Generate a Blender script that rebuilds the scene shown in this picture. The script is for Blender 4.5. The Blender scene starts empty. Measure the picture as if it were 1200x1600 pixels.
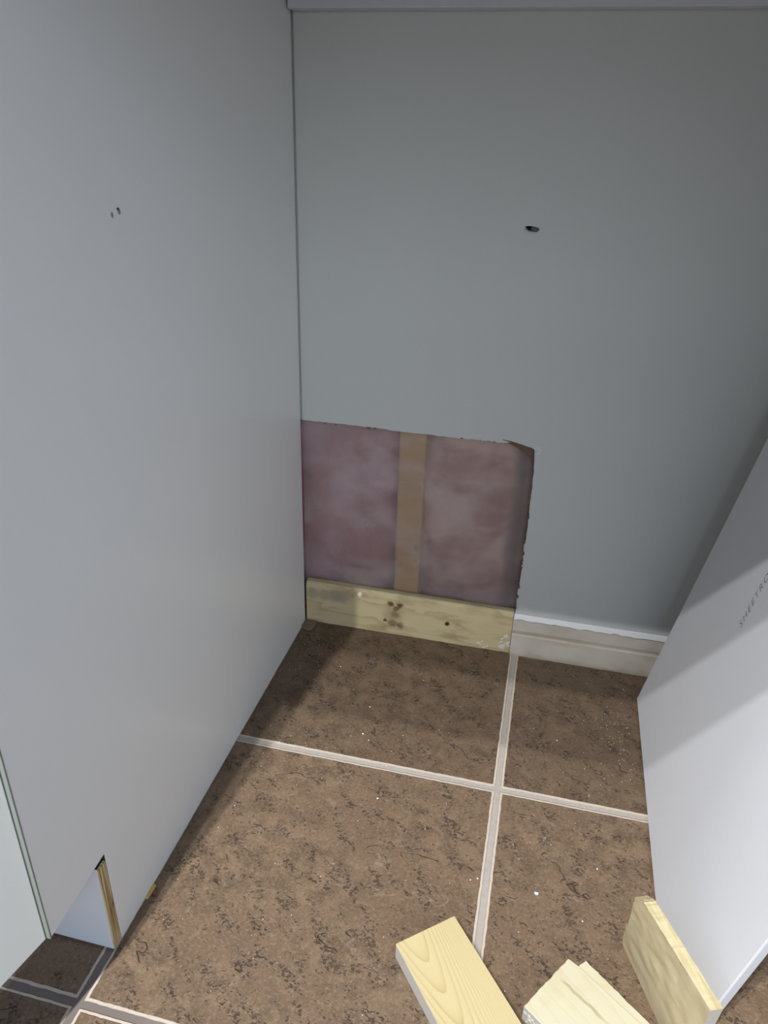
import bpy, bmesh, math, random
from mathutils import Vector, Matrix, noise
random.seed(7)
S = bpy.context.scene
COL = S.collection

# ------------------------------------------------------------------ camera
# x runs right along the back wall, y into the wall, z up; metres
yaw, pitch, roll, fpx = -0.217093, -0.464661, 0.031309, 1149.3
CAM = Vector((0.319285, -0.904695, 0.670874))
cy_, sy_, cp_, sp_ = math.cos(yaw), math.sin(yaw), math.cos(pitch), math.sin(pitch)
fwd = Vector((sy_*cp_, cy_*cp_, sp_)); rt = Vector((cy_, -sy_, 0)); up = rt.cross(fwd)
r2 = math.cos(roll)*rt + math.sin(roll)*up
u2 = -math.sin(roll)*rt + math.cos(roll)*up
cd = bpy.data.cameras.new('camera'); cam = bpy.data.objects.new('camera', cd); COL.objects.link(cam)
cam.matrix_world = Matrix(((r2.x, u2.x, -fwd.x, CAM.x), (r2.y, u2.y, -fwd.y, CAM.y),
                           (r2.z, u2.z, -fwd.z, CAM.z), (0, 0, 0, 1)))
cd.sensor_fit = 'VERTICAL'; cd.sensor_height = 24.0; cd.sensor_width = 18.0
cd.lens = fpx/1600*24.0; cd.clip_start = 0.01
S.camera = cam

# ------------------------------------------------------------------ world, lamps, exposure
W = bpy.data.worlds.new('room_ambient'); S.world = W; W.use_nodes = True
bg = W.node_tree.nodes['Background']
bg.inputs[0].default_value = (0.28, 0.50, 1.0, 1); bg.inputs[1].default_value = 0.34
for i, (x, y, e) in enumerate([(-0.191, -2.043, 165), (-0.145, -1.813, 160), (-0.074, -1.59, 165)]):
    l = bpy.data.lights.new('ceiling_lamp', 'POINT'); l.energy = e; l.shadow_soft_size = 0.014
    l.color = (0.97, 0.985, 1.0)
    o = bpy.data.objects.new('ceiling_lamp', l); o.location = (x, y, 2.4); COL.objects.link(o)
# unseen fill light added behind the camera to lift surfaces facing it
al = bpy.data.lights.new('cool_front_fill', 'AREA'); al.shape = 'RECTANGLE'; al.size = 2.2; al.size_y = 1.3
al.energy = 34; al.color = (0.78, 0.88, 1.0)
o = bpy.data.objects.new('cool_front_fill', al); o.location = (1.25, -3.1, 1.45); COL.objects.link(o)
o.rotation_euler = (math.radians(78), 0, math.radians(20))
# second, smaller fill added off to the right to brighten the recess front
a2 = bpy.data.lights.new('side_fill', 'AREA'); a2.shape = 'RECTANGLE'; a2.size = 1.3; a2.size_y = 1.2
a2.energy = 12; a2.color = (0.93, 0.96, 1.0)
o = bpy.data.objects.new('side_fill', a2); o.location = (2.3, -2.2, 2.05); COL.objects.link(o)
o.rotation_euler = (Vector((0, -.5, .3))-o.location).to_track_quat('-Z', 'Y').to_euler()
S.view_settings.view_transform = 'Standard'; S.view_settings.look = 'None'
S.view_settings.exposure = 0.0; S.view_settings.gamma = 1.0; S.view_settings.use_curve_mapping = False

# ------------------------------------------------------------------ material helpers
def srgb(r, g, b):
    f = lambda c: (c/255/12.92) if c/255 <= .04045 else ((c/255+.055)/1.055)**2.4
    return (f(r), f(g), f(b), 1)
class NT:
    def __init__(s, name):
        s.m = bpy.data.materials.new(name); s.m.use_nodes = True
        s.t = s.m.node_tree; s.b = s.t.nodes['Principled BSDF']
    def n(s, typ, **kw):
        nd = s.t.nodes.new(typ)
        for k, v in kw.items(): setattr(nd, k, v)
        return nd
    def put(s, sock, v):
        if isinstance(v, bpy.types.NodeSocket): s.t.links.new(v, sock)
        elif v is not None: sock.default_value = v
    def math(s, op, a, b=None, c=None, clamp=False):
        nd = s.n('ShaderNodeMath', operation=op, use_clamp=clamp)
        s.put(nd.inputs[0], a); s.put(nd.inputs[1], b); s.put(nd.inputs[2], c)
        return nd.outputs[0]
    def mix(s, f, a, b, blend='MIX'):
        nd = s.n('ShaderNodeMix', data_type='RGBA', blend_type=blend)
        s.put(nd.inputs[0], f); s.put(nd.inputs[6], a); s.put(nd.inputs[7], b)
        return nd.outputs[2]
    def noise(s, vec, scale, detail=4, rough=.55, dist=0.0):
        nd = s.n('ShaderNodeTexNoise'); s.put(nd.inputs['Vector'], vec)
        nd.inputs['Scale'].default_value = scale; nd.inputs['Detail'].default_value = detail
        nd.inputs['Roughness'].default_value = rough; nd.inputs['Distortion'].default_value = dist
        return nd.outputs[0]
    def ramp(s, v, lo, hi, smooth=True):
        nd = s.n('ShaderNodeMapRange'); nd.interpolation_type = 'SMOOTHSTEP' if smooth else 'LINEAR'
        s.put(nd.inputs[0], v); s.put(nd.inputs[1], lo); s.put(nd.inputs[2], hi)
        return nd.outputs[0]
    def coord(s, which='Object'):
        return s.n('ShaderNodeTexCoord').outputs[which]
    def sep(s, v):
        nd = s.n('ShaderNodeSeparateXYZ'); s.put(nd.inputs[0], v); return nd.outputs
    def mapping(s, v, scale=(1, 1, 1), rot=(0, 0, 0), loc=(0, 0, 0)):
        nd = s.n('ShaderNodeMapping'); s.put(nd.inputs[0], v)
        nd.inputs[1].default_value = loc; nd.inputs[2].default_value = rot; nd.inputs[3].default_value = scale
        return nd.outputs[0]
    def bump(s, h, strength=.3, dist=.001, prev=None):
        nd = s.n('ShaderNodeBump'); s.put(nd.inputs['Height'], h)
        nd.inputs['Strength'].default_value = strength; nd.inputs['Distance'].default_value = dist
        if prev is not None: s.put(nd.inputs['Normal'], prev)
        return nd.outputs[0]
    def done(s, col=None, rough=.5, normal=None, spec=.5):
        s.put(s.b.inputs['Base Color'], col); s.put(s.b.inputs['Roughness'], rough)
        s.b.inputs['Specular IOR Level'].default_value = spec
        if normal is not None: s.put(s.b.inputs['Normal'], normal)
        return s.m

def paint(name, c, rough=.5, var=.04, bscale=260, bstr=.12, spec=.5):
    k = NT(name); v = k.coord()
    n1 = k.noise(v, 6, 3); c2 = tuple(x*(1-var*2) for x in c[:3]) + (1,)
    col = k.mix(n1, c, c2)
    return k.done(col, rough, k.bump(k.noise(v, bscale, 3), bstr, .0006), spec)

M = {}
M['wall'] = paint('painted_drywall', (.545, .555, .515, 1), .6, .03, 320, .18, .35)
M['panel'] = paint('white_melamine', (.80, .81, .79, 1), .28, .015, 500, .05)
M['door'] = paint('white_door_melamine', (.80, .825, .775, 1), .4, .015, 500, .05)
M['band'] = paint('shaded_front_edge', (.23, .25, .215, 1), .6, .03, 300, .1)  # shade on the panel's front edge, put into the colour
M['rail'] = paint('painted_rail', (.58, .60, .64, 1), .5, .03, 300, .1)
M['counter'] = paint('grey_laminate', (.35, .34, .33, 1), .5, .05, 300, .1)
M['plaster'] = paint('white_plaster', (.82, .81, .79, 1), .8, .05, 900, .5)
M['dark'] = paint('cavity_dark', (.012, .013, .015, 1), .9, .05)
M['torn'] = paint('torn_brown_paper', srgb(112, 88, 74), .85, .15, 900, .5)
M['chipwood'] = paint('brown_chip', srgb(132, 110, 86), .85, .15, 900, .5)
M['dent'] = paint('dent_grey', srgb(150, 154, 156), .8, .2, 900, .4)
M['smudge'] = paint('grey_putty', srgb(96, 100, 98), .8, .15, 900, .4)
M['core'] = paint('gypsum_core', srgb(205, 200, 192), .9, .05, 900, .5)

# drywall offcut face paper
k = NT('drywall_face_paper'); v = k.coord()
n = k.noise(v, 7, 4); sc = k.noise(k.mapping(v, (1, 60, 6), (0.2, 0, 0)), 6, 3)
col = k.mix(n, (.70, .70, .715, 1), (.64, .64, .66, 1))
col = k.mix(k.ramp(sc, .72, .80), col, (.80, .80, .80, 1))
M['sheet'] = k.done(col, .75, k.bump(k.noise(v, 700, 3), .12, .0005), .3)
M['ink'] = paint('grey_ink', srgb(132, 128, 132), .8, .3, 900, .1)

# floor tile with grout
GX, GY, TS = 0.3241, 0.2635, 0.3298
k = NT('brown_stone_tile'); v = k.coord(); s3 = k.sep(v)
wob = k.math('MULTIPLY', k.math('SUBTRACT', k.noise(v, 90, 2), .5), .0018)
def dist_line(coord, off):
    a = k.math('ADD', k.math('DIVIDE', k.math('SUBTRACT', coord, off), TS), 0.5)
    a = k.math('ABSOLUTE', k.math('SUBTRACT', k.math('FRACT', a), .5))
    return k.math('ADD', k.math('MULTIPLY', a, TS), wob)
d = k.math('MINIMUM', dist_line(s3[0], GX), dist_line(s3[1], -GY))
grout = k.math('SUBTRACT', 1.0, k.ramp(d, .0058, .0064))
core = k.math('SUBTRACT', 1.0, k.ramp(d, .0030, .0037))
# cell id shifts the pattern from tile to tile
cell = k.n('ShaderNodeCombineXYZ')
k.put(cell.inputs[0], k.math('MULTIPLY', k.math('FLOOR', k.math('DIVIDE', k.math('SUBTRACT', s3[0], GX), TS)), 3.7))
k.put(cell.inputs[1], k.math('MULTIPLY', k.math('FLOOR', k.math('DIVIDE', k.math('ADD', s3[1], GY), TS)), 5.3))
va = k.n('ShaderNodeVectorMath', operation='ADD'); k.put(va.inputs[0], v); k.put(va.inputs[1], cell.outputs[0]); tv = va.outputs[0]
big = k.noise(tv, 9, 5, .6); mid = k.noise(tv, 45, 5, .7, .3)
rv = k.mapping(tv, (1, 1.0, 1), (0, 0, .7)); rs = k.mapping(rv, (1, 2.0, 1))
fine = k.noise(tv, 300, 4, .7)
base = k.mix(k.ramp(mid, .34, .66), srgb(92, 75, 59), srgb(122, 101, 80))
base = k.mix(k.ramp(big, .38, .68), base, srgb(108, 88, 70))
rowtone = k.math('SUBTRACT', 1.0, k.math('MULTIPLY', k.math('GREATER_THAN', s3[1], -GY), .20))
base = k.mix(k.math('MULTIPLY', k.ramp(fine, .46, .70), .45), base, srgb(146, 128, 106))
# dark pits gathered in streaky clusters
wv = k.n('ShaderNodeVectorMath', operation='MULTIPLY_ADD')
nc = k.n('ShaderNodeTexNoise'); k.put(nc.inputs['Vector'], tv); nc.inputs['Scale'].default_value = 240; nc.inputs['Detail'].default_value = 3
k.put(wv.inputs[0], nc.outputs['Color']); wv.inputs[1].default_value = (.0075, .0075, 0); k.put(wv.inputs[2], tv)
def dots(scale, lo, hi, stretch=(1, 1, 1), rot=0.0):
    vo = k.n('ShaderNodeTexVoronoi'); k.put(vo.inputs['Vector'], k.mapping(wv.outputs[0], stretch, (0, 0, rot)))
    vo.inputs['Scale'].default_value = scale
    return k.math('SUBTRACT', 1.0, k.ramp(vo.outputs['Distance'], lo, hi))
clus = k.noise(rs, 30, 5, .65, .3)
gate = k.ramp(clus, .48, .61)
pm = k.math('MULTIPLY', dots(300, .22, .48), gate)
pm = k.math('MAXIMUM', pm, k.math('MULTIPLY', k.math('MULTIPLY', dots(150, .20, .40, (1, 2.2, 1), .7), k.ramp(clus, .52, .62)), .95))
pm = k.math('MAXIMUM', pm, k.math('MULTIPLY', dots(95, .07, .15, (1, 1.7, 1), -.4), .7))
pit2 = k.noise(k.mapping(tv, (1.6, 1, 1), (0, 0, -.5)), 260, 3, .6, 0)
pm = k.math('MAXIMUM', pm, k.math('MULTIPLY', k.ramp(pit2, .66, .70), .9))
base = k.mix(k.math('MULTIPLY', pm, .75), base, srgb(52, 42, 35))
# thin cracks
def ridge(scale, w, dist, seed):
    q = k.noise(k.mapping(tv, (1, 1.5, 1), (0, 0, .5), (seed, 0, 0)), scale, 4, .5, dist)
    return k.math('SUBTRACT', 1.0, k.ramp(k.math('ABSOLUTE', k.math('SUBTRACT', q, .5)), 0.0, w))
cr = k.math('MULTIPLY', ridge(8, .006, .1, 3.1), k.ramp(k.noise(tv, 26, 3), .54, .62))
base = k.mix(k.math('MULTIPLY', cr, .8), base, srgb(54, 43, 36))
lv = k.math('MULTIPLY', ridge(9, .008, .2, 9.4), k.ramp(k.noise(tv, 24, 3), .53, .62))
base = k.mix(k.math('MULTIPLY', lv, .22), base, srgb(170, 150, 128))
spk = k.ramp(k.noise(tv, 380, 2, .5), .74, .79)
base = k.mix(k.math('MULTIPLY', spk, .6), base, srgb(190, 178, 160))
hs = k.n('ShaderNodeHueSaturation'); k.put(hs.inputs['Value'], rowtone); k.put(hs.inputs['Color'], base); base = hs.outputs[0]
gn = k.noise(v, 160, 3)
gc = k.mix(gn, srgb(150, 140, 130), srgb(172, 164, 154))
# grout core gets darker towards the cabinet front corner
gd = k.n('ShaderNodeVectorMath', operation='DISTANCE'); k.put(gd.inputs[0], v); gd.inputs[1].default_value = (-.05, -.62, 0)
corner_mask = k.math('SUBTRACT', 1.0, k.ramp(k.math('ADD', gd.outputs['Value'], k.math('MULTIPLY', gn, .03)), .10, .28))
gc = k.mix(corner_mask, gc, srgb(112, 102, 95))
ge = k.mix(gn, srgb(176, 160, 142), srgb(196, 182, 166))
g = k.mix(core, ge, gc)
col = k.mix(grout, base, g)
h = k.math('ADD', k.math('MULTIPLY', mid, .5), k.math('MULTIPLY', fine, .35))
h = k.math('SUBTRACT', h, k.math('MULTIPLY', pm, .5)); h = k.math('SUBTRACT', h, k.math('MULTIPLY', cr, .5))
h = k.math('SUBTRACT', k.math('MULTIPLY', h, k.math('SUBTRACT', 1.0, grout)), k.math('MULTIPLY', core, .6))
rg = k.math('ADD', .40, k.math('MULTIPLY', pm, .25)); rg = k.math('ADD', rg, k.math('MULTIPLY', grout, .1))
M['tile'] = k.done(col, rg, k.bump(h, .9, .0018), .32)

def wood(name, light, dark, mode='straight', L=60, rough=.6, extra=None):
    k = NT(name); v = k.coord(); q = k.sep(v)
    w = k.math('MULTIPLY', k.math('SUBTRACT', k.noise(k.mapping(v, (4, 14, 14)), 1.5, 3), .5), 1.6)
    if mode == 'cathedral':
        a = k.math('DIVIDE', k.math('SUBTRACT', q[1], .018), .0115)
        f = k.math('ADD', k.math('DIVIDE', q[0], .028), k.math('MULTIPLY', a, a))
        f = k.math('ADD', f, k.math('MULTIPLY', w, .5))
    else:
        f = k.math('ADD', k.math('MULTIPLY', q[1], L*3.0), k.math('MULTIPLY', w, 2.2))
        f = k.math('ADD', f, k.math('MULTIPLY', q[2], L*1.5)); f = k.math('ADD', f, k.math('MULTIPLY', q[0], 5))
    r = k.math('FRACT', f); r = k.math('POWER', r, 4.0)
    fib = k.noise(k.mapping(v, (25, 700, 700)), 1.0, 3)
    amt = k.math('MULTIPLY', r, k.math('ADD', .25, k.math('MULTIPLY', k.noise(v, 30, 2), .9)), clamp=True)
    col = k.mix(k.math('MULTIPLY', amt, .8), light, dark)
    col = k.mix(k.math('MULTIPLY', fib, .28), col, dark)
    if extra: col = extra(k, v, q, col)
    return k.done(col, rough, k.bump(k.math('ADD', fib, k.math('MULTIPLY', r, .3)), .25, .0004), .3)
M['pine'] = wood('fresh_pine', srgb(194, 180, 136), srgb(164, 136, 86), 'cathedral')
def streak(k, v, q, col):
    n = k.noise(v, 60, 3)
    d_ = k.math('ABSOLUTE', k.math('SUBTRACT', q[1], k.math('ADD', .040, k.math('MULTIPLY', n, .006))))
    m = k.math('MULTIPLY', k.math('SUBTRACT', 1.0, k.ramp(d_, .0004, .0022)), k.math('MULTIPLY', k.ramp(q[0], .004, .012), k.math('SUBTRACT', 1.0, k.ramp(q[0], .040, .060))))
    col = k.mix(k.math('MULTIPLY', m, .7), col, srgb(150, 134, 98))
    return k.mix(k.math('MULTIPLY', k.ramp(k.noise(v, 35, 4), .5, .7), .4), col, srgb(184, 170, 128))
M['pine2'] = wood('rough_pine', srgb(196, 188, 160), srgb(186, 174, 142), 'straight', 26, .65, streak)
M['endgrain'] = paint('sawn_end_grain', srgb(196, 190, 178), .85, .15, 700, .6)
def dusty(k, v, q, col):
    return k.mix(k.math('MULTIPLY', k.ramp(k.noise(v, 28, 4), .42, .7), .6), col, srgb(184, 170, 142))
M['pineback'] = wood('weathered_pine', srgb(176, 162, 130), srgb(162, 142, 106), 'straight', 12, .75, dusty)
def spots(k, v, q, col):
    # knots, nail stains and a flaking grey patch on the nailing strip
    def blot(cx, cz, r, c, f):
        nonlocal col
        dd = k.n('ShaderNodeVectorMath', operation='DISTANCE'); k.put(dd.inputs[0], v); dd.inputs[1].default_value = (cx, 0, cz)
        m = k.math('SUBTRACT', 1.0, k.ramp(k.math('ADD', dd.outputs['Value'], k.math('MULTIPLY', k.math('SUBTRACT', k.noise(v, 160, 3), .5), .008)), r*.35, r))
        col = k.mix(k.math('MULTIPLY', m, f), col, c)
    dk = srgb(66, 50, 32)
    col = k.mix(k.math('MULTIPLY', k.ramp(k.noise(k.mapping(v, (2, 1, 6)), 7, 4), .5, .7), .45), col, srgb(128, 108, 70))
    for a in [(.134, .0545, .0068), (.1478, .0535, .0072), (.138, .020, .0095), (.126, .0235, .0045), (.150, .018, .008), (.141, .036, .009), (.143, .047, .006)]:
        blot(a[0], a[1], a[2], dk, .9 if a[2] < .0073 else .7)
    blot(.2206, .0344, .0052, srgb(70, 52, 44), .95)
    for cx in (.012, .03, .047, .06): blot(cx, .052, .014, srgb(138, 132, 116), .6)
    blot(.139, .035, .022, srgb(140, 122, 84), .5)
    blot(.086, .062, .005, srgb(240, 232, 205), .9)
    return col
M['nailer'] = wood('aged_pine_strip', srgb(196, 180, 140), srgb(158, 137, 95), 'straight', 16, .6, spots)
def studspot(k, v, q, col):
    dd = k.n('ShaderNodeVectorMath', operation='DISTANCE'); k.put(dd.inputs[0], v); dd.inputs[1].default_value = (.1665, .0165, .147)
    return k.mix(k.math('SUBTRACT', 1.0, k.ramp(dd.outputs['Value'], .003, .0065)), col, srgb(96, 74, 48))
M['stud'] = wood('stud_pine', srgb(196, 162, 100), srgb(174, 140, 82), 'straight', 8, .7, studspot)
M['chip'] = paint('gap_shade_chipboard', srgb(78, 62, 48), .9, .3, 900, .5)  # chipboard brown kept dark to paint shade in the toe notch gap
k = NT('tan_old_face'); v = k.coord(); mv = k.mapping(v, (1, 1, 1), (0, 0, 0))
n = k.noise(k.mapping(v, (1, .25, 1)), 60, 4); col = k.mix(k.ramp(n, .35, .7), srgb(182, 167, 132), srgb(192, 178, 144))
fl_ = k.noise(k.mapping(v, (1.0, .3, 1)), 45, 4, .6); col = k.mix(k.math('MULTIPLY', k.ramp(fl_, .66, .72), .5), col, srgb(214, 204, 172))
M['tanface'] = k.done(col, .75, k.bump(n, .1, .0004), .3)
k = NT('split_pine_edge'); v = k.coord()
n = k.noise(k.mapping(k.mapping(v, (1, 1, 1), (0, 0, math.radians(-25))), (10, 1, 10)), 30, 4, .6)
col = k.mix(k.ramp(n, .35, .7), srgb(202, 190, 150), srgb(184, 166, 122))
M['splitedge'] = k.done(col, .7, k.bump(n, .5, .001), .3)
# raw toe-kick end: thin vertical plies
k = NT('raw_ply_edge'); v = k.coord(); q = k.sep(v)
st = k.noise(k.mapping(v, (1, 520, 8)), 1.0, 2)
col = k.mix(k.ramp(st, .35, .65), srgb(214, 196, 150), srgb(150, 122, 78))
col = k.mix(k.math('MULTIPLY', k.ramp(k.noise(k.mapping(v, (1, 300, 30)), 1, 3), .60, .7), .7), col, srgb(84, 62, 38))
M['ply'] = k.done(col, .8, k.bump(st, .4, .0005), .2)
# exposed band where the skirting came off
k = NT('bare_skirting_band'); v = k.coord(); q = k.sep(v)
col = k.mix(k.ramp(k.noise(k.mapping(v, (1, 1, 2)), 12, 4), .35, .7), srgb(190, 182, 168), srgb(172, 162, 146))
low = k.math('SUBTRACT', 1.0, k.ramp(k.math('ADD', q[2], k.math('MULTIPLY', k.noise(v, 40, 3), .02)), .010, .020))
col = k.mix(k.math('MULTIPLY', low, .5), col, srgb(140, 126, 106))
ln = k.math('SUBTRACT', 1.0, k.ramp(k.math('ABSOLUTE', k.math('SUBTRACT', k.math('ADD', q[2], k.math('MULTIPLY', k.noise(v, 20, 2), .003)), .0405)), .0, .0032))
col = k.mix(k.math('MULTIPLY', ln, k.math('SUBTRACT', .75, k.math('MULTIPLY', k.ramp(q[0], .33, .5), .4))), col, srgb(150, 130, 98))
M['bare'] = k.done(col, .7, k.bump(k.noise(v, 160, 4), .3, .001), .3)
# insulation
k = NT('pink_fibreglass'); v = k.coord(); q = k.sep(v)
n1 = k.noise(v, 11, 3, .45, .2); n2 = k.noise(k.mapping(v, (1, 1, 1.5), (0, .7, 0)), 14, 4, .5, .4)
pk = k.mix(k.ramp(n1, .32, .68), (.38, .17, .17, 1), (.60, .45, .46, 1))
tn = k.mix(k.ramp(n2, .3, .7), (.37, .19, .15, 1), (.70, .53, .44, 1))
col = k.mix(k.ramp(q[0], .13, .19), pk, tn)
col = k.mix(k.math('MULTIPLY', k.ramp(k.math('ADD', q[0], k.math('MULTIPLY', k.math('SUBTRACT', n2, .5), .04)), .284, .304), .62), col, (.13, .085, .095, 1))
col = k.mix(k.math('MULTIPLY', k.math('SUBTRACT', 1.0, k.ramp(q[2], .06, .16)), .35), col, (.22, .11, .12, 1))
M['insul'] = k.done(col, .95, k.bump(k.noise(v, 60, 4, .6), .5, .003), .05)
# vapour barrier film
k = NT('polythene_film'); v = k.coord()
tr = k.n('ShaderNodeBsdfTransparent'); tr.inputs[0].default_value = (.93, .92, .93, 1)
dfz = k.n('ShaderNodeBsdfDiffuse'); dfz.inputs[0].default_value = (.74, .60, .56, 1)
gl = k.n('ShaderNodeBsdfGlossy'); gl.inputs['Roughness'].default_value = .3; gl.inputs[0].default_value = (.8, .8, .8, 1)
nb = k.bump(k.noise(k.mapping(v, (1, 1, 1), (0, .5, 0)), 16, 4, .6, 1.5), .5, .01); k.put(gl.inputs['Normal'], nb)
m1 = k.n('ShaderNodeMixShader'); k.put(m1.inputs[0], k.math('ADD', .10, k.math('MULTIPLY', k.ramp(k.noise(k.mapping(v, (1, 1, 1.6), (0, .7, 0)), 12, 3, .5, .3), .45, .8), .20)))
k.put(m1.inputs[1], tr.outputs[0]); k.put(m1.inputs[2], dfz.outputs[0])
m2 = k.n('ShaderNodeMixShader'); m2.inputs[0].default_value = .045
k.put(m2.inputs[1], m1.outputs[0]); k.put(m2.inputs[2], gl.outputs[0])
k.put(k.t.nodes['Material Output'].inputs[0], m2.outputs[0])
M['poly'] = k.m

# ------------------------------------------------------------------ mesh helpers
def obj(name, bm, mats, parent=None, smooth=False, bevel=0, loc=None, rot=None):
    me = bpy.data.meshes.new(name); bm.normal_update(); bm.to_mesh(me); bm.free()
    for m in (mats if isinstance(mats, (list, tuple)) else [mats]): me.materials.append(m)
    if smooth:
        for p in me.polygons: p.use_smooth = True
    o = bpy.data.objects.new(name, me); COL.objects.link(o)
    if parent: o.parent = parent
    if loc: o.location = loc
    if rot: o.rotation_euler = rot
    if bevel:
        b = o.modifiers.new('bevel', 'BEVEL'); b.width = bevel; b.segments = 2; b.limit_method = 'ANGLE'
    return o
def empty(name, loc): o = bpy.data.objects.new(name, None); o.location = loc; COL.objects.link(o); return o
def tag(o, label, cat, group=None, kind=None):
    if label: o['label'] = label
    if cat: o['category'] = cat
    if group: o['group'] = group
    if kind: o['kind'] = kind
    return o
def struct(o, label=None):
    o['kind'] = 'structure'
    if label: o['label'] = label
    return o
def box(bm, x0, x1, y0, y1, z0, z1):
    v = [bm.verts.new((x, y, z)) for z in (z0, z1) for y in (y0, y1) for x in (x0, x1)]
    for f in ((0, 2, 3, 1), (4, 5, 7, 6), (0, 1, 5, 4), (2, 6, 7, 3), (0, 4, 6, 2), (1, 3, 7, 5)):
        bm.faces.new([v[i] for i in f])
def ragged(a, b, step, amp, rng=random):
    """points from a (included) to b (excluded), each interior one shaken"""
    a, b = Vector(a), Vector(b); n = max(1, int((b-a).length/step)); out = []
    for i in range(n):
        p = a.lerp(b, i/n)
        if i: p = p + Vector([rng.uniform(-amp, amp) for _ in range(len(a))])
        out.append(tuple(p))
    return out
def prism(poly, h0, h1, axes='xy', side_mat=0, top_jit=0):
    """solid from a 2D outline; axes names the outline plane, h runs along the third axis"""
    bm = bmesh.new()
    def P(p, h):
        return {'xy': (p[0], p[1], h), 'yz': (h, p[0], p[1]), 'xz': (p[0], h, p[1])}[axes]
    A = [bm.verts.new(P(p, h0)) for p in poly]; B = [bm.verts.new(P(p, h1)) for p in poly]
    bm.faces.new(A); bm.faces.new(B)
    n = len(poly)
    for i in range(n):
        f = bm.faces.new((A[i], A[(i+1) % n], B[(i+1) % n], B[i])); f.material_index = side_mat
    bmesh.ops.recalc_face_normals(bm, faces=bm.faces)
    return bm

# ------------------------------------------------------------------ floor
bm = bmesh.new(); box(bm, -1.6, 2.2, -3.4, 0.14, -0.02, 0.0)
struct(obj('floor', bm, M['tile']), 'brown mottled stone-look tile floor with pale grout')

# ------------------------------------------------------------------ back wall (drywall with the cut-out)
rng = random.Random(3)
hole = [(0.0016, .3303), (.0808, .3305), (.1511, .3287), (.2026, .3283), (.253, .3287), (.2745, .3286), (.286, .3307),
        (.297, .3296), (.3055, .3272), (.3115, .3262), (.3155, .3235), (.3172, .2998), (.3187, .2725), (.3189, .2348),
        (.3193, .2058), (.3179, .1755), (.3187, .1449), (.3177, .1131), (.3179, .0861), (.3179, .071)]
ol = []
for a, b in zip(hole, hole[1:]): ol += ragged(a, b, .006, .0005 if b[0] < .317 else .0009, rng)
ol += [hole[-1], (1.25, .071), (1.25, 1.3), (.0016, 1.3)]
bm = bmesh.new()
def loop(pts):
    vs = [bm.verts.new((x, 0, z)) for x, z in pts]
    return [bm.edges.new((vs[i], vs[(i+1) % len(vs)])) for i in range(len(vs))]
ed = loop(ol)
ah = [(.2815+.0078*math.cos(t)*(1+.12*math.sin(3*t)), .5885+.0034*math.sin(t)*(1+.15*math.cos(2*t))-.10*.0078*math.cos(t)) for t in [i*math.tau/18 for i in range(18)]]
ed += loop(ah)
bmesh.ops.triangle_fill(bm, use_beauty=True, use_dissolve=False, edges=ed)
fs = list(bm.faces)
r = bmesh.ops.extrude_face_region(bm, geom=fs)
bmesh.ops.translate(bm, verts=[e for e in r['geom'] if isinstance(e, bmesh.types.BMVert)], vec=(0, .0127, 0))
bmesh.ops.recalc_face_normals(bm, faces=bm.faces)
for f in bm.faces: f.material_index = 0 if abs(f.normal.y) > .7 else 1
wall = struct(obj('wall_back', bm, [M['wall'], M['core']]), 'grey painted drywall with a rectangular piece cut out at the bottom')
# drywall continuing behind the left cabinet
bm = bmesh.new(); box(bm, -1.2, -.006, 0, .0127, 0, 1.3); box(bm, -.006, .0015, .0035, .0127, .3303, 1.3)
obj('drywall_strip', bm, M['wall'], wall)
# torn brown paper in the top right corner of the cut-out, overcut slit, ragged paper rim
bm = prism([(.2745, .3292), (.290, .3310), (.3055, .3275), (.3150, .3245), (.3185, .310), (.3178, .293), (.3145, .302), (.3095, .3115), (.300, .3185), (.288, .3245)], .0045, .0052, 'xz')
obj('torn_paper', bm, M['torn'], wall)
bm = prism([(.2730, .3333), (.2840, .3321), (.2930, .3304), (.2925, .3296), (.283, .3309), (.2733, .3326)], -.0004, .001, 'xz')
obj('knife_slit', bm, M['torn'], wall)
bm = bmesh.new()
for i in range(34):
    z = rng.uniform(.075, .30); x = .3185+rng.uniform(-.0016, .0006); s = rng.uniform(.0006, .0018)
    pts = [(x+s*math.cos(t)*rng.uniform(.4, 1.0), z+s*1.9*math.sin(t)*rng.uniform(.5, 1)) for t in [j*math.tau/6 for j in range(6)]]
    t = prism(pts, -.0006, .004, 'xz'); me = bpy.data.meshes.new('t'); t.to_mesh(me); t.free(); bm.from_mesh(me); bpy.data.meshes.remove(me)
for i in range(10):
    x = rng.uniform(.02, .27); z = .3288; s = rng.uniform(.0005, .001)
    pts = [(x+s*1.6*math.cos(t), z+s*math.sin(t)) for t in [j*math.tau/6 for j in range(6)]]
    t = prism(pts, -.0005, .003, 'xz'); me = bpy.data.meshes.new('t'); t.to_mesh(me); t.free(); bm.from_mesh(me); bpy.data.meshes.remove(me)
obj('torn_paper_rim', bm, M['torn'], wall)
bm = bmesh.new()
for i in range(16):
    x, z = [(.3205, .3262), (.3215, .3235), (.319, .328), (.3222, .3205)][i % 4]; x += rng.uniform(-.002, .002); z += rng.uniform(-.002, .002)
    bmesh.ops.create_icosphere(bm, subdivisions=1, radius=rng.uniform(.0005, .0012), matrix=Matrix.Translation((x, -.0002, z)))
obj('chipped_plaster', bm, M['plaster'], wall)
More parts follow.
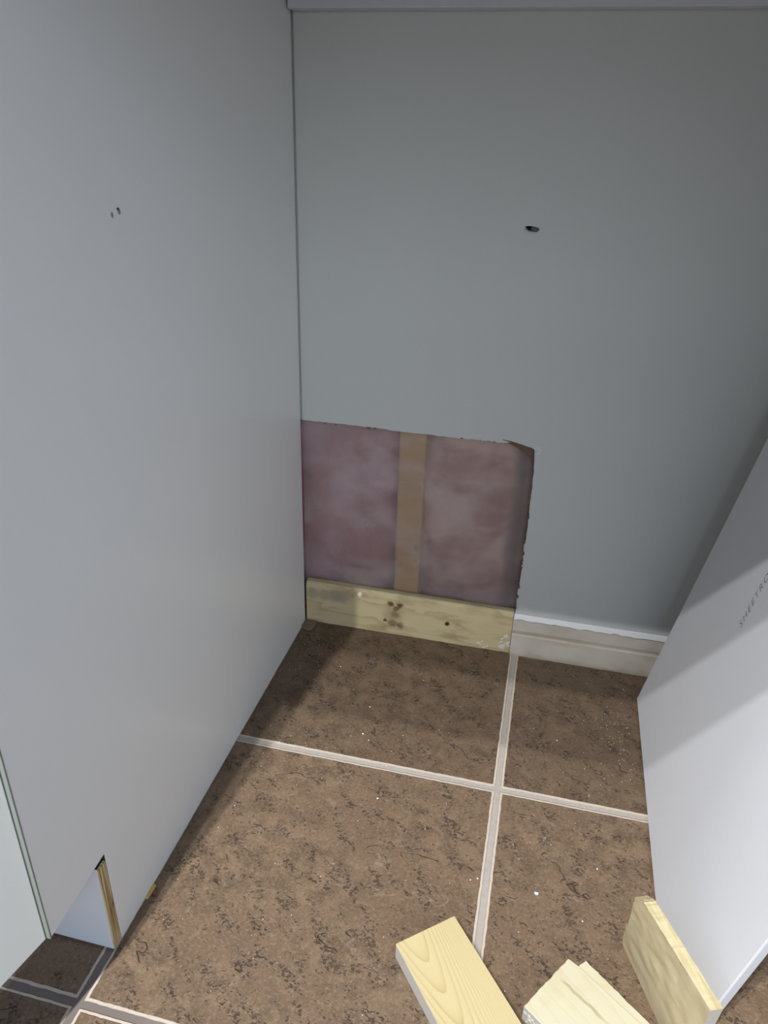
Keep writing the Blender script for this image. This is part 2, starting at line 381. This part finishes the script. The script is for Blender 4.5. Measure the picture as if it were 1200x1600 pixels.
# screw hole in the wall: dark bore and grey putty beside it
bm = bmesh.new()
bmesh.ops.create_uvsphere(bm, u_segments=20, v_segments=10, radius=1, matrix=Matrix.Translation((.2846, .0035, .5880)) @ Matrix.Diagonal((.0052, .003, .0034, 1)))
obj('putty_plug', bm, M['smudge'], wall, smooth=True)
bm = bmesh.new()
for i in range(14):
    t = math.pi*(.95+.95*i/13); bmesh.ops.create_icosphere(bm, subdivisions=1, radius=rng.uniform(.0006, .0011), matrix=Matrix.Translation((.2815+.0086*math.cos(t), -.0003, .5883+.0042*math.sin(t)-.0009*math.cos(t))))
obj('paper_burr', bm, M['wall'], wall, smooth=True)
bm = bmesh.new(); box(bm, .27, .293, .012, .0135, .58, .597); obj('screw_hole', bm, M['dark'], wall)

# cavity behind: insulation, sheathing, studs
bm = bmesh.new(); nx, nz = 110, 90
g = [[None]*(nz+1) for _ in range(nx+1)]
for i in range(nx+1):
    for j in range(nz+1):
        x = -.06+.46*i/nx; z = .0+.40*j/nz
        y = .030+.010*noise.noise(Vector((x*22, z*22, 1)))+.0015*noise.noise(Vector((x*60, z*60, 5)))
        y += .016*math.exp(-((x-.152)/.024)**2)
        y += .03*math.exp(-((x-.312)/.012)**2)
        g[i][j] = bm.verts.new((x, max(y, .019), z))
for i in range(nx):
    for j in range(nz): bm.faces.new((g[i][j], g[i+1][j], g[i+1][j+1], g[i][j+1]))
r = bmesh.ops.extrude_face_region(bm, geom=list(bm.faces))
for e in r['geom']:
    if isinstance(e, bmesh.types.BMVert): e.co.y = .085
bmesh.ops.recalc_face_normals(bm, faces=bm.faces)
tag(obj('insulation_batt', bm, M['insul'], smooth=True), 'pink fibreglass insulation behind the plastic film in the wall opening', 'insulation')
bm = bmesh.new(); box(bm, .1345, .1715, .0165, .0900, .0, 1.2)
t = tag(obj('wall_stud', bm, M['stud'], bevel=.002), 'pale vertical timber stud seen through the film in the wall opening', 'stud')
bm = bmesh.new(); box(bm, -1.2, 1.25, .095, .11, 0, 1.3); obj('sheathing', bm, M['dark'], wall)
# vapour barrier
bm = bmesh.new(); nx, nz = 80, 60; g = []
for i in range(nx+1):
    row = []
    for j in range(nz+1):
        x = -.004+.36*i/nx; z = .010+.36*j/nz
        y = .0142+.0009*noise.noise(Vector((x*30+z*22, z*9, 2)))
        row.append(bm.verts.new((x, y, z)))
    g.append(row)
for i in range(nx):
    for j in range(nz): bm.faces.new((g[i][j], g[i+1][j], g[i+1][j+1], g[i][j+1]))
film = tag(obj('plastic_film', bm, M['poly'], smooth=True), 'clear plastic vapour film stretched across the hole over pink insulation', 'plastic film')
sm = film.modifiers.new('thickness', 'SOLIDIFY'); sm.thickness = .00015
# nailing strip along the bottom of the opening
bm = bmesh.new(); nx = 60; P2 = []
for i in range(nx+1):
    x = .0015+.3145*i/nx; w = lambda s: .0005*noise.noise(Vector((x*40, s, 0)))
    prof = [(.0005+w(1), .0003), (.0004+w(2), .03), (.0006+w(3), .0625+w(6)), (.0015, .0675+w(7)), (.0045, .0705+w(8)), (.0125, .0715+w(9)), (.0125, .0003)]
    P2.append([bm.verts.new((x, y, z)) for y, z in prof])
for i in range(nx):
    for j in range(7): bm.faces.new((P2[i][j], P2[i+1][j], P2[i+1][(j+1) % 7], P2[i][(j+1) % 7]))
bm.faces.new(P2[0]); bm.faces.new(P2[-1][::-1]); bmesh.ops.recalc_face_normals(bm, faces=bm.faces)
ns = tag(obj('nailing_strip', bm, M['nailer'], smooth=False), 'stained raw pine strip on the floor under the wall opening', 'wood strip')
bm = bmesh.new(); bmesh.ops.create_uvsphere(bm, u_segments=14, v_segments=8, radius=1, matrix=Matrix.Translation((.2206, .0003, .0344)) @ Matrix.Diagonal((.0026, .0006, .0026, 1)))
obj('nail_head', bm, M['dark'], ns, smooth=True)
# plaster blobs on the strip's right end
bm = bmesh.new()
for i in range(20):
    x = rng.choice([rng.uniform(.262, .288), rng.uniform(.294, .3145), rng.uniform(.305, .316)]); z = rng.uniform(.003, .016) if x < .30 else rng.uniform(.003, .03)
    bmesh.ops.create_icosphere(bm, subdivisions=1, radius=1, matrix=Matrix.Translation((x, .0003, z)) @ Matrix.Rotation(rng.uniform(0, 3), 4, 'Y') @ Matrix.Diagonal((rng.uniform(.0015, .0055), .0012, rng.uniform(.0008, .0026), 1)))
obj('plaster_smear', bm, M['core'], ns)

# skirting band right of the opening
bm = bmesh.new(); nx = 120; rows = []
for i in range(nx+1):
    x = .3165+.92*i/nx; w = lambda s, a=.0006: a*noise.noise(Vector((x*60, s, 3)))
    prof = [(-.0035+w(1), .0003), (-.0035+w(2), .020), (-.0032+w(3), .036), (-.0012, .0385), (-.0012, .041), (-.0022+w(4), .044), (-.0022+w(5), .0705), (.0127, .0705), (.0127, .0003)]
    rows.append([bm.verts.new((x, y, z)) for y, z in prof])
for i in range(nx):
    for j in range(9): bm.faces.new((rows[i][j], rows[i+1][j], rows[i+1][(j+1) % 9], rows[i][(j+1) % 9]))
bm.faces.new(rows[0]); bm.faces.new(rows[-1][::-1]); bmesh.ops.recalc_face_normals(bm, faces=bm.faces)
bb = struct(obj('trim_1', bm, M['bare']), 'bare cream band at the wall foot where the skirting was removed')
pts = []
for i in range(160):
    x = .317+.92*i/159; pts.append((x, .0635+.0022*noise.noise(Vector((x*75, 0, 0)))+.0016*noise.noise(Vector((x*260, 4, 0)))))
obj('caulk_line', prism(pts+[(1.237, .0725), (.317, .0725)], -.0042, -.0005, 'xz'), M['plaster'], bb, bevel=.0008)

# painted rail across the top of the wall
bm = bmesh.new(); box(bm, .0022, .612, -.0195, -.0002, .7955, .8675)
tag(obj('support_rail', bm, M['rail'], bevel=.001), 'painted horizontal rail across the top edge of the recess wall', 'rail')

# ------------------------------------------------------------------ left cabinet
cab = tag(empty('base_cabinet', (-.3, -.3, 0)), 'white base cabinet on the left with bare side panel and open door', 'cabinet')
cl = lambda: (.3, .3, 0)
pan = [(-.0030, .0012), (-.0030, .868), (-.607, .868), (-.607, .1125), (-.5335, .1165), (-.5335, .0012)]
bm = prism(pan, -.018, 0, 'yz')
bm.normal_update()
for f in bm.faces:      # notch cut faces: chipboard brown darkened to paint the gap's shade
    c = f.calc_center_median()
    if abs(f.normal.x) < .5 and c.z < .12 and c.y < -.5: f.material_index = 1
sp = obj('side_panel', bm, [M['panel'], M['chip']], cab, bevel=.0005, loc=cl())
obj('shaded_edge_strip', prism([(-.6075, .1125), (-.6071, .868), (-.6088, .868), (-.6088, .1125)], -.0178, .0004, 'yz'), M['band'], sp)  # strip over the panel's front edge, painted darker as shade
# screw-hole marks: putty dabs with a burr
for (y, z, s) in ((-.3957, .6192, .0026), (-.3862, .6212, .0032)):
    bm = bmesh.new(); bmesh.ops.create_uvsphere(bm, u_segments=14, v_segments=8, radius=1, matrix=Matrix.Translation((0, y, z)) @ Matrix.Rotation(.35, 4, 'X') @ Matrix.Diagonal((.0004, s*.6, s*.85, 1)))
    obj('screw_hole', bm, M['dent'], sp, smooth=True)
bm = bmesh.new(); bmesh.ops.create_uvsphere(bm, u_segments=10, v_segments=6, radius=.0008, matrix=Matrix.Translation((0.0002, -.3880, .6228))); obj('screw_tip_hole', bm, M['dark'], sp)
tk = obj('toe_kick_board', prism([(-.5445, .0022), (-.5445, .1095), (-.5342, .1095), (-.5342, .0022)], -.58, -.0012, 'yz'), M['panel'], cab, loc=cl(), bevel=.0004)
obj('raw_end', prism([(-.5444, .0024), (-.5444, .1092), (-.5343, .1092), (-.5343, .0024)], -.0016, .0002, 'yz'), M['ply'], tk)
obj('gap_shade_cap', prism([(-.5444, .1095), (-.5344, .1095), (-.5344, .1101), (-.5444, .1101)], -.58, -.0014, 'yz'), M['chip'], tk)  # dark cap painted as the shade in the gap above the board
obj('back_panel', prism([(-.014, .1), (-.003, .1), (-.003, .868), (-.014, .868)], -.585, -.0185, 'yz'), M['panel'], cab, loc=cl())
obj('bottom_panel', prism([(-.606, .118), (-.606, .134), (-.0145, .134), (-.0145, .118)], -.585, -.0185, 'yz'), M['panel'], cab, loc=cl())
obj('side_panel', prism(pan, -.603, -.5855, 'yz'), M['panel'], cab, loc=cl())
dh = Vector((-.0030, -.6095)); df = Vector((-.090, -1.00)); dd = (df-dh).normalized(); dn = Vector((dd.y, -dd.x))
if dn.x > 0: dn = -dn
a, b = dh, df; c_, d_ = df+dn*.019, dh+dn*.019
obj('door', prism([tuple(a), tuple(b), tuple(c_), tuple(d_)], .1125, .862, 'xy'), M['door'], cab, loc=cl(), bevel=.001)

# right cabinet closing the recess (mostly hidden by the leaning sheet)
cab2 = tag(empty('base_cabinet', (.80, -.3, 0)), 'white base cabinet behind the leaning drywall sheet on the right', 'cabinet')
off = (-.80, .3, 0)
obj('side_panel', prism(pan, .6125, .6305, 'yz'), M['panel'], cab2, loc=off, bevel=.0005)
obj('side_panel', prism(pan, 1.18, 1.198, 'yz'), M['panel'], cab2, loc=off)
obj('toe_kick_board', prism([(-.5445, .0022), (-.5445, .1095), (-.5342, .1095), (-.5342, .0022)], .6125, 1.17, 'yz'), M['panel'], cab2, loc=off)
obj('door', prism([(-.628, .12), (-.628, .862), (-.609, .862), (-.609, .12)], .614, 1.195, 'yz'), M['door'], cab2, loc=off, bevel=.001)

# worktop bridging both cabinets; its front edge throws the stepped shadows
bm = bmesh.new(); box(bm, -.62, 1.24, -.70, -.0002, .869, .905)
tag(obj('countertop', bm, M['counter'], bevel=.004), 'grey laminate worktop bridging the recess above the cabinets', 'countertop')

# ------------------------------------------------------------------ leaning drywall sheet
sh = tag(empty('drywall_sheet', (.55, -.3, 0)), 'white offcut sheet of drywall leaning against the right cabinet', 'drywall sheet')
TL = .186; cL = 1/math.sqrt(1+TL*TL); LEN = .500
def sheet_pt(s, y, off=0.0):
    """s up the sheet, y along its foot, off = behind the face"""
    xb = .4935+.011*(-y-.06) * -1
    bow = .018*((-y-.35)/.16)**2 if y < -.35 else 0
    return (xb+bow+TL*cL*s+off*cL, y, .0012+cL*s-off*TL*cL+ (TL*cL*.0127 if off >= 0 else 0))
ny, ns_ = 48, 40; F = []; B = []
bm = bmesh.new(); rg = random.Random(5)
y_jit = [0]+[rg.uniform(-.0004, .0004) for _ in range(ny-1)]+[0]
for i in range(ny+1):
    fr, br = [], []
    for j in range(ns_+1):
        y = -.060-.440*i/ny; s = LEN*j/ns_
        if j == 0: s += abs(y_jit[i])
        fr.append(bm.verts.new(sheet_pt(s, y))); br.append(bm.verts.new(sheet_pt(s, y+(.0065 if i == ny else .0045 if i == ny-1 and False else 0), .0127)))
    F.append(fr); B.append(br)
for i in range(ny):
    for j in range(ns_):
        bm.faces.new((F[i][j], F[i][j+1], F[i+1][j+1], F[i+1][j]))
        bm.faces.new((B[i][j], B[i+1][j], B[i+1][j+1], B[i][j+1]))
def sidef(a, b, c, d): f = bm.faces.new((a, b, c, d)); f.material_index = 1
for i in range(ny):
    sidef(F[i][0], F[i+1][0], B[i+1][0], B[i][0]); sidef(F[i][ns_], B[i][ns_], B[i+1][ns_], F[i+1][ns_])
for j in range(ns_):
    sidef(F[0][j], B[0][j], B[0][j+1], F[0][j+1]); bm.faces.new((F[ny][j], F[ny][j+1], B[ny][j+1], B[ny][j]))
bmesh.ops.recalc_face_normals(bm, faces=bm.faces)
board = obj('gypsum_board', bm, [M['sheet'], M['core']], sh, bevel=.0015, loc=(-.55, .3, 0))
for p in board.data.polygons: p.use_smooth = False
# printed lettering running up the sheet
cu = bpy.data.curves.new('t', 'FONT'); cu.body = 'SHEETROCK'; cu.size = .0125; cu.space_character = 1.25; cu.shear = .15; cu.offset = -.00012
to = bpy.data.objects.new('t', cu); COL.objects.link(to)
bpy.context.view_layer.update()
me = bpy.data.meshes.new_from_object(to.evaluated_get(bpy.context.evaluated_depsgraph_get()))
bpy.data.objects.remove(to); bpy.data.curves.remove(cu)
xs = [v.co.x for v in me.vertices]; kx = .084/(max(xs)-min(xs)); x0 = min(xs)
for v_ in me.vertices:
    s = (.2475)/cL+(v_.co.x-x0)*kx; y = -.2365+v_.co.y
    v_.co = Vector(sheet_pt(s, y, -.00015))+Vector((0, 0, TL*cL*.0127))
me.materials.append(M['ink'])
lt = bpy.data.objects.new('printed_lettering', me); COL.objects.link(lt); lt.parent = sh; lt.location = (-.55, .3, 0)
lt['label'] = 'faint grey printed letters'

# ------------------------------------------------------------------ timber offcuts
def jag(poly, flags, step=.003, amp=.0007, rng=random.Random(11)):
    out = []
    for i, (a, b) in enumerate(zip(poly, poly[1:]+poly[:1])):
        out += ragged(a, b, step, amp, rng) if flags[i] else [a]
    return out
# first: clean sawn piece, far left
bm = prism([(0, .0008), (.0006, 0), (.20, 0), (.20, .063), (.0, .063)], 0.0004, .019, 'xy', 0)
for f in bm.faces:
    if f.normal.z > .5: f.material_index = 0
    elif f.normal.y < -.5 or f.normal.x < -.5: f.material_index = 1
w1 = tag(obj('pine_offcut', bm, [M['pine'], M['endgrain']], bevel=.0008, loc=(.2504, -.4864, 0), rot=(0, 0, math.atan2(-.765, .643))),
         'smooth sawn pine offcut with arched grain lying flat, leftmost of three', 'wood offcut', 'timber offcuts on the tiles')
# second: rough torn piece, middle
pl = [(0, 0), (.15, 0), (.15, .0645), (.0092, .0645), (-.0005, .0632)]
bm = prism(jag(pl, [0, 0, 0, 0, 1], .003, .0004), 0.0004, .019, 'xy', 0)
for f in bm.faces:
    if f.normal.z < .5 and (f.normal.y < -.5 or f.normal.x < -.5): f.material_index = 1
w2 = tag(obj('pine_offcut', bm, [M['pine2'], M['endgrain']], bevel=.0006, loc=(.3678, -.5125, 0), rot=(0, 0, math.atan2(-.587, .809))),
         'pale rough pine offcut with split end lying flat, middle of three', 'wood offcut', 'timber offcuts on the tiles')
bm = prism(jag([(.0088, .0652), (.145, .0652), (.145, .069), (.06, .0728), (.0102, .0755)], [0, 0, 0, 1, 1], .003, .0005), 0.0004, .0165, 'xy', 0)
obj('split_sliver', bm, M['pine2'], w2, bevel=.0005)
rg = random.Random(23); bm = bmesh.new()
for i in range(16):
    a = rg.uniform(0, .03); bmesh.ops.create_icosphere(bm, subdivisions=1, radius=1, matrix=Matrix.Translation((a*.8, rg.uniform(-.0004, .0004), rg.uniform(.003, .016))) @ Matrix.Diagonal((rg.uniform(.001, .003), .0012, rg.uniform(.001, .002), 1)))
obj('torn_fibre', bm, M['endgrain'], w2)
# third: standing on edge against the sheet
def bilerp(c, u, v): return c[0].lerp(c[1], u).lerp(c[3].lerp(c[2], u), v)
V = Vector
fb = [V((.456, -.4205, .0006)), V((.4970, -.5230, .0006)), V((.5015, -.5225, .0880)), V((.4525, -.4300, .0890))]   # left face: far foot, near foot, near top, far top
th = V((.0105, .0052, -.001))
bk = [fb[0]+th*1.0, fb[1]+th*.9, fb[2]+th*1.0, fb[3]+th*1.05]
rg = random.Random(9); nu, nv = 34, 26; A_, B_ = [], []
bm = bmesh.new()
def outline(u, v):
    # far end: chipped step two thirds up and a ragged slanting top corner
    du = 0.0
    if u == 0:
        du = .0016*noise.noise(V((v*14, 0, 0)))/.1
        if v > .38: du += .020
        if v > .88: du += (v-.88)*.9
    return du
for i in range(nu+1):
    ra, rb = [], []
    for j in range(nv+1):
        u, v = i/nu, j/nv
        uu = u+outline(0, v)*(1-u)**6 if True else u
        pa = bilerp(fb, uu, v); pb = bilerp(bk, uu, v)
        if 0 < i < nu and 0 < j < nv: pa += V((-.87, -.45, 0))*.0008*noise.noise(V((u*7, v*9, 1)))
        if j == nv:
            dz = .0007*noise.noise(V((u*9, 0, 7)))+.0004*noise.noise(V((u*31, 0, 7)))
            pa.z += dz; pb.z += dz+.0006*noise.noise(V((u*11, 3, 7)))-.0012
        ra.append(bm.verts.new(pa)); rb.append(bm.verts.new(pb))
    A_.append(ra); B_.append(rb)
def q4(a, b, c, d, m): f = bm.faces.new((a, b, c, d)); f.material_index = m
for i in range(nu):
    for j in range(nv):
        q4(A_[i][j], A_[i+1][j], A_[i+1][j+1], A_[i][j+1], 0); q4(B_[i][j], B_[i][j+1], B_[i+1][j+1], B_[i+1][j], 0)
    q4(A_[i][0], B_[i][0], B_[i+1][0], A_[i+1][0], 1); q4(A_[i][nv], A_[i+1][nv], B_[i+1][nv], B_[i][nv], 1)
for j in range(nv):
    q4(A_[0][j], A_[0][j+1], B_[0][j+1], B_[0][j], 1); q4(A_[nu][j], B_[nu][j], B_[nu][j+1], A_[nu][j+1], 2)
bmesh.ops.recalc_face_normals(bm, faces=bm.faces)
tag(obj('pine_offcut', bm, [M['tanface'], M['splitedge'], M['endgrain']]),
    'tan weathered offcut standing on edge against the drywall sheet, rightmost of three', 'wood offcut', 'timber offcuts on the tiles')

# ------------------------------------------------------------------ crumbs, chip and shim
def chunk(name, loc, sc, mat, seed, rz=0):
    r_ = random.Random(seed); bm = bmesh.new()
    bmesh.ops.create_icosphere(bm, subdivisions=2, radius=1)
    for v_ in bm.verts: v_.co *= r_.uniform(.75, 1.1)
    zmin = min(v_.co.z for v_ in bm.verts)
    for v_ in bm.verts: v_.co.z -= zmin; v_.co = V((v_.co.x*sc[0], v_.co.y*sc[1], v_.co.z*sc[2]))
    return obj(name, bm, mat, loc=loc, rot=(0, 0, rz))
cr = [(.3747, -.3891, 1.9), (.1917, -.3126, 1.1), (.1457, -.1668, 1.0), (.1493, -.2173, 1.1), (.1591, -.2263, .8), (.1353, -.2245, .6), (.0844, -.0962, .9),
      (.4353, -.3441, .9), (.4199, -.4077, .8), (.3151, -.3866, .9), (.3082, -.3899, .7), (.39, -.165, .8), (.205, -.095, .7)]
lab = ['largest white plaster crumb on the tile right of the upright grout line', 'white plaster crumb alone on the large middle tile',
       'tiny white crumb on the shaded far left tile, farther from the grout than its neighbours',
       'tiny white crumb on the far left tile just above the cross grout line',
       'tiny white crumb closest to the cross grout line on the far left tile',
       'faint white crumb left of two brighter ones above the cross grout line',
       'tiny white crumb in the shadow near the left end of the pine strip',
       'tiny white crumb beside the foot of the leaning drywall sheet',
       'tiny white crumb on the tile between the large crumb and the standing offcut',
       'tiny white crumb lying on the upright grout line above the leftmost offcut',
       'faint white crumb at the left edge of the upright grout line',
       'tiny white crumb on the far right tile below the cream wall band',
       'faint white crumb on the far left tile below the nail head in the strip']
proto = {}
for i, (x, y, s) in enumerate(cr):
    o = chunk('plaster_crumb', (x, y, 0), (.0011*s, .0009*s, .0006*s), M['plaster'], 40+i, i)
    tag(o, lab[i], 'crumb', 'plaster crumbs on the floor')
bm = bmesh.new(); rg = random.Random(77)
for i in range(420):
    q = rg.random()
    if q < .25: x, y = rg.gauss(.47, .018), rg.gauss(-.12, .05)
    elif q < .45: x, y = rg.gauss(.03, .03), rg.gauss(-.05, .05)
    else: x, y = rg.uniform(.02, .48), rg.uniform(-.56, -.01)
    if not (.003 < x < .485 and -.58 < y < -.006): continue
    r_ = rg.uniform(.00022, .00052)
    bmesh.ops.create_icosphere(bm, subdivisions=1, radius=r_, matrix=Matrix.Translation((x, y, r_*.6)))
tag(obj('plaster_dust', bm, M['plaster']), 'fine white plaster dust sprinkled over the brown floor tiles', 'dust', kind='stuff')
bm = prism(jag([(.0004, -.0225), (.0125, -.0265), (.0175, -.0225), (.0200, -.0045), (.0010, -.0035)], [1, 1, 1, 1, 0], .004, .0006), .0003, .0042, 'xy')
tag(obj('wood_chip', bm, M['chipwood'], bevel=.0005), 'small brown chip on the floor in the left wall corner', 'wood chip')
bm = prism([(-.0005, -.492), (.0030, -.490), (.0036, -.476), (-.0005, -.474)], .0003, .0028, 'xy')
tag(obj('wood_shim', bm, M['stud'], bevel=.0003), 'thin wood shim poking out under the left cabinet side', 'shim')
